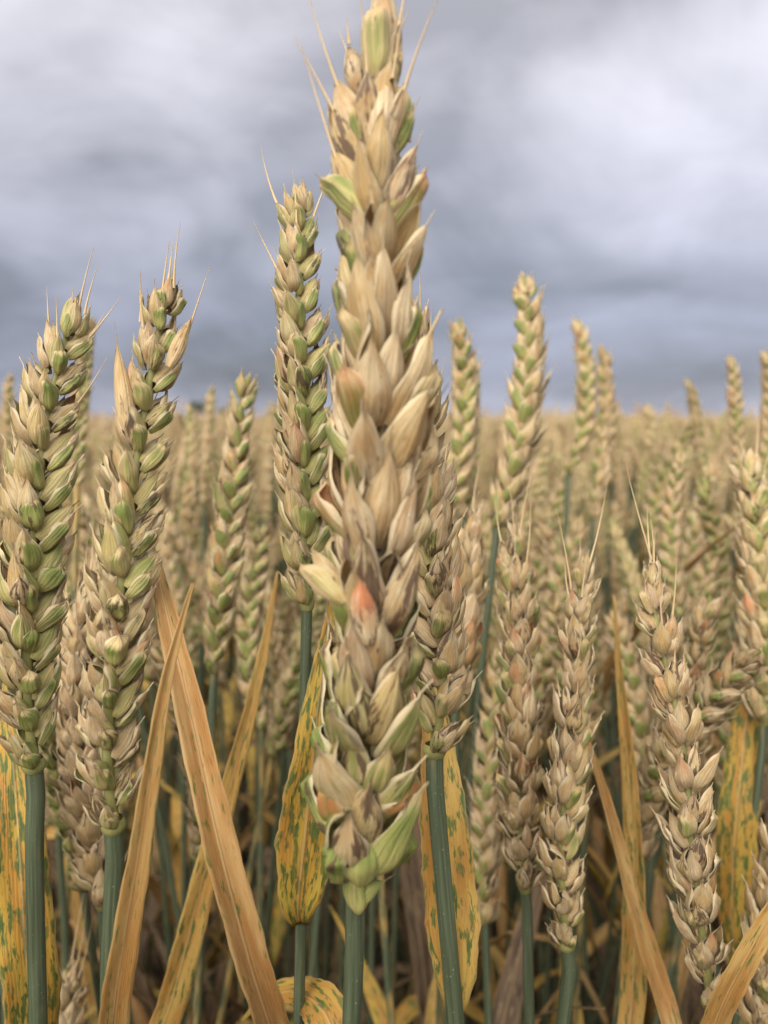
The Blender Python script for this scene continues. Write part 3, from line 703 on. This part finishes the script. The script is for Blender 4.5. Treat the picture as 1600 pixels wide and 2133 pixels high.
def aimed(tip, base, d, label, tone, seed, group=None):
    """an ear seen above the crop: from its tip and base in the photograph and its distance"""
    A, B = at(base[0], base[1], d), at(tip[0], tip[1], d); rng = random.Random(seed); pr = rng.randrange(len(PROTO))
    a = B - A; sc = a.length / (PTIP[pr].length + .001)
    return back_plant(A, rng, label, group, True, tone, (a.x / a.z * .6, a.y / a.z * .6), sc, None, pr, a)
AIMED = [
    ((952, 648), (922, 1100), .31, 'soft green wheat ear with a shorter ear pressed against it', .18),
    ((986, 745), (968, 1080), .36, 'short yellowish wheat ear leaning on the soft green one', .0),
    ((1085, 555), (1035, 1095), .285, 'tall blurred wheat ear bending to one side high against the cloud', .02),
    ((1196, 652), (1184, 985), .44, 'upright blurred wheat ear on a bare green stalk, beside a lower pale ear', .08),
    ((1256, 715), (1236, 1080), .43, 'pale blurred wheat ear a little lower than the upright one beside it', -.1),
    ((1343, 832), (1360, 1080), .62, 'faint small wheat ear barely topping the crop against the sky', -.05),
    ((1436, 782), (1474, 1060), .53, 'thin blurred wheat ear tilting left above the crop', .0),
    ((1524, 735), (1545, 1040), .46, 'blurred cream wheat ear standing by the tilted thin one', .03),
    ((1592, 720), (1575, 1050), .42, 'brownish blurred wheat ear at the edge beside the cream one', -.2),
    ((190, 655), (160, 1010), .31, 'blurred wheat ear on a brown stalk close behind the plump leaning ear', .1),
    ((512, 768), (446, 1400), .245, 'two-rowed green and straw wheat ear curving in the gap before the slim ear', .2),
    ((440, 800), (425, 1050), .60, 'tiny blurred wheat ear next to the far dark trees', -.05),
    ((572, 832), (556, 1080), .62, 'tiny blurred wheat ear just beside the slim green-glumed ear', -.1),
    ((18, 775), (30, 1040), .5, 'blurred straw wheat ear above the crop behind the plump leaning ear', -.1),
    ((395, 838), (380, 1110), .5, 'blurred greenish wheat ear behind the bristly ear', .12),
    ((1425, 930), (1418, 1280), .34, 'blurred pinkish wheat ear rising behind the brown-tinged leaning ear', -.12),
    ((560, 1080), (545, 1520), .30, 'blurred green wheat ear low in the gap beside the slim ear', .2),
    ((90, 790), (70, 1060), .42, 'blurred cream wheat ear peeping past the plump leaning ear', -.05),
]
TAKEN = []
for i, (tp, bs, d, lb, tone) in enumerate(AIMED):
    aimed(tp, bs, d, lb, tone, 4000 + i); TAKEN.append(at(bs[0], bs[1], d))

# the crowd of single plants in the blurred crop
TONE = ('greenish', 'straw-coloured', 'brown-tan')
MARKS = [(-60, 'the plump leaning ear'), (80, 'the plump leaning ear'), (262, 'the bristly ear'), (470, 'the two-rowed ear'), (632, 'the slim ear'), (775, 'the towering ear'),
         (905, 'the frayed ear'), (1082, 'the brownish ear'), (1190, 'the white-tipped ear'), (1300, 'the dried orange leaf'), (1420, 'the brown-tinged leaning ear'), (1590, 'the greenish edge ear')]
def crowd_label(x, d, cls):
    px = x / d * FPX + PW / 2; mk = min(MARKS, key=lambda m: abs(m[0] - px))[1]
    size = 'softly blurred' if d < .48 else ('blurred small' if d < .8 else 'very blurred tiny')
    return '%s %s wheat ear in the crop beyond %s' % (size, TONE[cls], mk)
rf = random.Random(2024)
pl = []
tries = 0
while len(pl) < 280 and tries < 40000:
    tries += 1
    d = rf.uniform(.225 ** 1.15, 1.12 ** 1.15) ** (1 / 1.15); x = rf.uniform(-.56, .56) * d
    if any((x - a) ** 2 + (d - b) ** 2 < (.019 + .012 * d) ** 2 for a, b, _ in pl): continue
    if any((x - p.x) ** 2 + (d - p.y) ** 2 < .026 ** 2 for p in TAKEN): continue
    top = rf.gauss(-.034, .034)                       # height of the ear tip against the eye
    lim = -.040 if d < .34 else (-.014 if d < .5 else (.010 if d < .8 else .018))
    top = min(top, lim - abs(rf.gauss(0, .012)))
    pl.append((x, d, top))
for x, d, top in pl:
    pr = rf.randrange(len(PROTO)); sz = rf.uniform(.92, 1.15); L = PROTO[pr][4] * sz
    cls = rf.choice((0, 0, 1, 1, 1, 2)); tone = {0: .26, 1: .0, 2: -.25}[cls] + rf.uniform(-.05, .05)
    back_plant(Vector((x, d, EYE.z + top - L)), rf, crowd_label(x, d, cls), 'wheat ears in the blurred crop', d < .55, tone, None, sz, None, pr)

# ------------------------------------------------------------------ the rest of the crop, beyond counting
KIT = bpy.data.collections.new('wheat_kit')
for k, (sp, rme, jme, jb, Lt) in enumerate(PROTO):
    rng = random.Random(7000 + k); b = MB()
    tone = (.24, .1, .0, -.05, -.25)[k % 5]
    for V, UV, Cc, F, mi in zip(jb.v, jb.uv, jb.c, jb.f, jb.mi):
        b.v.append(V); b.f.append(F); b.uv.append(UV); b.c.append(Cc + np.array((tone, 0, 0))); b.mi.append(mi); b.n += len(V)
    b.add(*tube_geo([Vector((0, 0, -.86 * f)) for f in [q / 5 for q in range(6)]][::-1], [.0018] * 6, 5), mi=2, seed=rng.random())
    for _ in range(4):
        V, F, UV = plain_leaf(rng, -(rng.uniform(.16, .3) if not _ else rng.uniform(.3, .6)), rng.uniform(.12, .2), rng.uniform(0, 6.28), rng.choice((0, .3, .8)))
        b.add(V, F, UV, (rng.choice((0, .5, 1)) if not _ else 2, .05, 0), 3, rng.random())
    o = bpy.data.objects.new('field_wheat', b.mesh('field_wheat_shape', [M_HUSK, M_RACHIS, M_STEM, M_LEAF])); o.color = (0, 0, 0, 0)
    KIT.objects.link(o)
rs = np.random.default_rng(3)
PTS, ROT, SCL = [], [], []
def scatter(r0, r1, a0, a1, dens, zm, zs, skip=None):
    n = int(dens * .5 * (a1 - a0) * (r1 * r1 - r0 * r0))
    r = np.sqrt(rs.uniform(r0 * r0, r1 * r1, n)); a = rs.uniform(a0, a1, n)
    x, y = r * np.sin(a), r * np.cos(a)
    sc = rs.uniform(.9, 1.15, n)
    z = EYE.z + zm - np.abs(rs.normal(0, zs, n)) + zs - .082 * sc
    if skip is not None:
        k = ~skip(x, y); x, y, z, sc = x[k], y[k], z[k], sc[k]; n = len(x)
    PTS.append(np.stack([x, y, z], 1)); SCL.append(sc)
    ROT.append(np.stack([rs.normal(0, .13, n), rs.normal(0, .13, n), rs.uniform(0, 6.28, n)], 1))
infront = lambda x, y: (y > -0.02) & (np.abs(x) < .62 * y + .17)
scatter(.16, 1.2, -math.pi, math.pi, 520, -.025, .02, lambda x, y: infront(x, y) | ((y < .02) & (y > -.2) & (np.abs(x) < .12)))          # all round the viewer
scatter(1.08, 4, R(-48), R(48), 480, -.012, .026)
scatter(4, 12, R(-45), R(45), 160, -.012, .022)
scatter(12, 40, R(-42), R(42), 22, -.012, .025)
P = np.vstack(PTS)
fm = bpy.data.meshes.new('wheat_field_points'); fm.vertices.add(len(P)); fm.vertices.foreach_set('co', P.ravel())
a_ = fm.attributes.new('rot', 'FLOAT_VECTOR', 'POINT'); a_.data.foreach_set('vector', np.vstack(ROT).ravel())
a_ = fm.attributes.new('scl', 'FLOAT', 'POINT'); a_.data.foreach_set('value', np.concatenate(SCL))
a_ = fm.attributes.new('idx', 'INT', 'POINT'); a_.data.foreach_set('value', rs.integers(0, len(PROTO), len(P)).astype(np.int32))
field = obj('wheat_field', fm); tag(field, 'endless blurred wheat crop filling the ground out to the horizon', 'crop', None, 'stuff')
ng = bpy.data.node_groups.new('scatter_wheat', 'GeometryNodeTree')
ng.interface.new_socket('Geometry', in_out='INPUT', socket_type='NodeSocketGeometry'); ng.interface.new_socket('Geometry', in_out='OUTPUT', socket_type='NodeSocketGeometry')
gi, go = ng.nodes.new('NodeGroupInput'), ng.nodes.new('NodeGroupOutput')
ci = ng.nodes.new('GeometryNodeCollectionInfo'); ci.inputs[0].default_value = KIT; ci.inputs[1].default_value = True; ci.inputs[2].default_value = True
ip = ng.nodes.new('GeometryNodeInstanceOnPoints'); ip.inputs['Pick Instance'].default_value = True
def named(nm, ty):
    n = ng.nodes.new('GeometryNodeInputNamedAttribute'); n.data_type = ty; n.inputs[0].default_value = nm; return n.outputs[0]
e2r = ng.nodes.new('FunctionNodeEulerToRotation'); ng.links.new(named('rot', 'FLOAT_VECTOR'), e2r.inputs[0])
ng.links.new(gi.outputs[0], ip.inputs['Points']); ng.links.new(ci.outputs[0], ip.inputs['Instance'])
ng.links.new(named('idx', 'INT'), ip.inputs['Instance Index']); ng.links.new(e2r.outputs[0], ip.inputs['Rotation'])
ng.links.new(named('scl', 'FLOAT'), ip.inputs['Scale']); ng.links.new(ip.outputs[0], go.inputs[0])
md = field.modifiers.new('scatter', 'NODES'); md.node_group = ng

# ------------------------------------------------------------------ far trees on the horizon
def far_tree(px, top_py, d, wide, seed, label):
    rng = random.Random(seed); base = at(px, HORIZON, d); base.z = 0; H = (HORIZON - top_py) / FPX * d + EYE.z
    t = bpy.data.objects.new('tree', None); COL.objects.link(t); t.location = base; tag(t, label, 'tree', 'far trees on the horizon')
    b = MB(); b.add(*tube_geo([Vector((0, 0, 0)), Vector((.1, 0, H * .3)), Vector((-.1, .1, H * .6)), Vector((0, 0, H * .85))], [.35, .28, .18, .06], 7)); 
    for q in range(5):
        an = q * 1.3; p0 = Vector((0, 0, H * (.3 + .08 * q))); b.add(*tube_geo([p0, p0 + Vector((math.cos(an) * wide * .3, math.sin(an) * wide * .3, H * .2)), p0 + Vector((math.cos(an) * wide * .42, math.sin(an) * wide * .42, H * .28))], [.14, .09, .03], 5))
    obj('trunk', b.mesh('trunk_shape', [M_BARK]), t)
    b = MB(); V, F, UV = [], [], []
    lobes = [(Vector((rng.uniform(-.34, .34) * wide, rng.uniform(-.34, .34) * wide, H * rng.uniform(.42, .84))), rng.uniform(.12, .24) * wide) for _ in range(16)]
    for k in range(2600):
        c, rr = rng.choice(lobes); dv = Vector((rng.gauss(0, 1), rng.gauss(0, 1), rng.gauss(0, .8))).normalized() * rr * rng.uniform(.5, 1.05)
        p = c + dv; s1 = Vector((rng.gauss(0, 1), rng.gauss(0, 1), rng.gauss(0, 1))).normalized(); s2 = s1.orthogonal().normalized(); z = rng.uniform(.15, .32)
        n = len(V); V += [tuple(p - s1 * z), tuple(p + s2 * z * .6), tuple(p + s1 * z), tuple(p - s2 * z * .6)]; UV += [(0, 0, 0)] * 4; F.append((n, n + 1, n + 2, n + 3))
    b.add(V, F, UV); obj('crown', b.mesh('crown_shape', [M_TREE], False), t)
far_tree(415, 832, 380, 9, 1, 'small dark far tree standing apart beside the tiny blurred ear')
far_tree(484, 838, 390, 10, 2, 'rounded dark far tree, the bigger of a touching pair')
far_tree(462, 850, 400, 7, 3, 'low dark far tree, the smaller of a touching pair')
far_tree(1095, 866, 520, 9, 4, 'faint low far tree behind the tall bending ear')
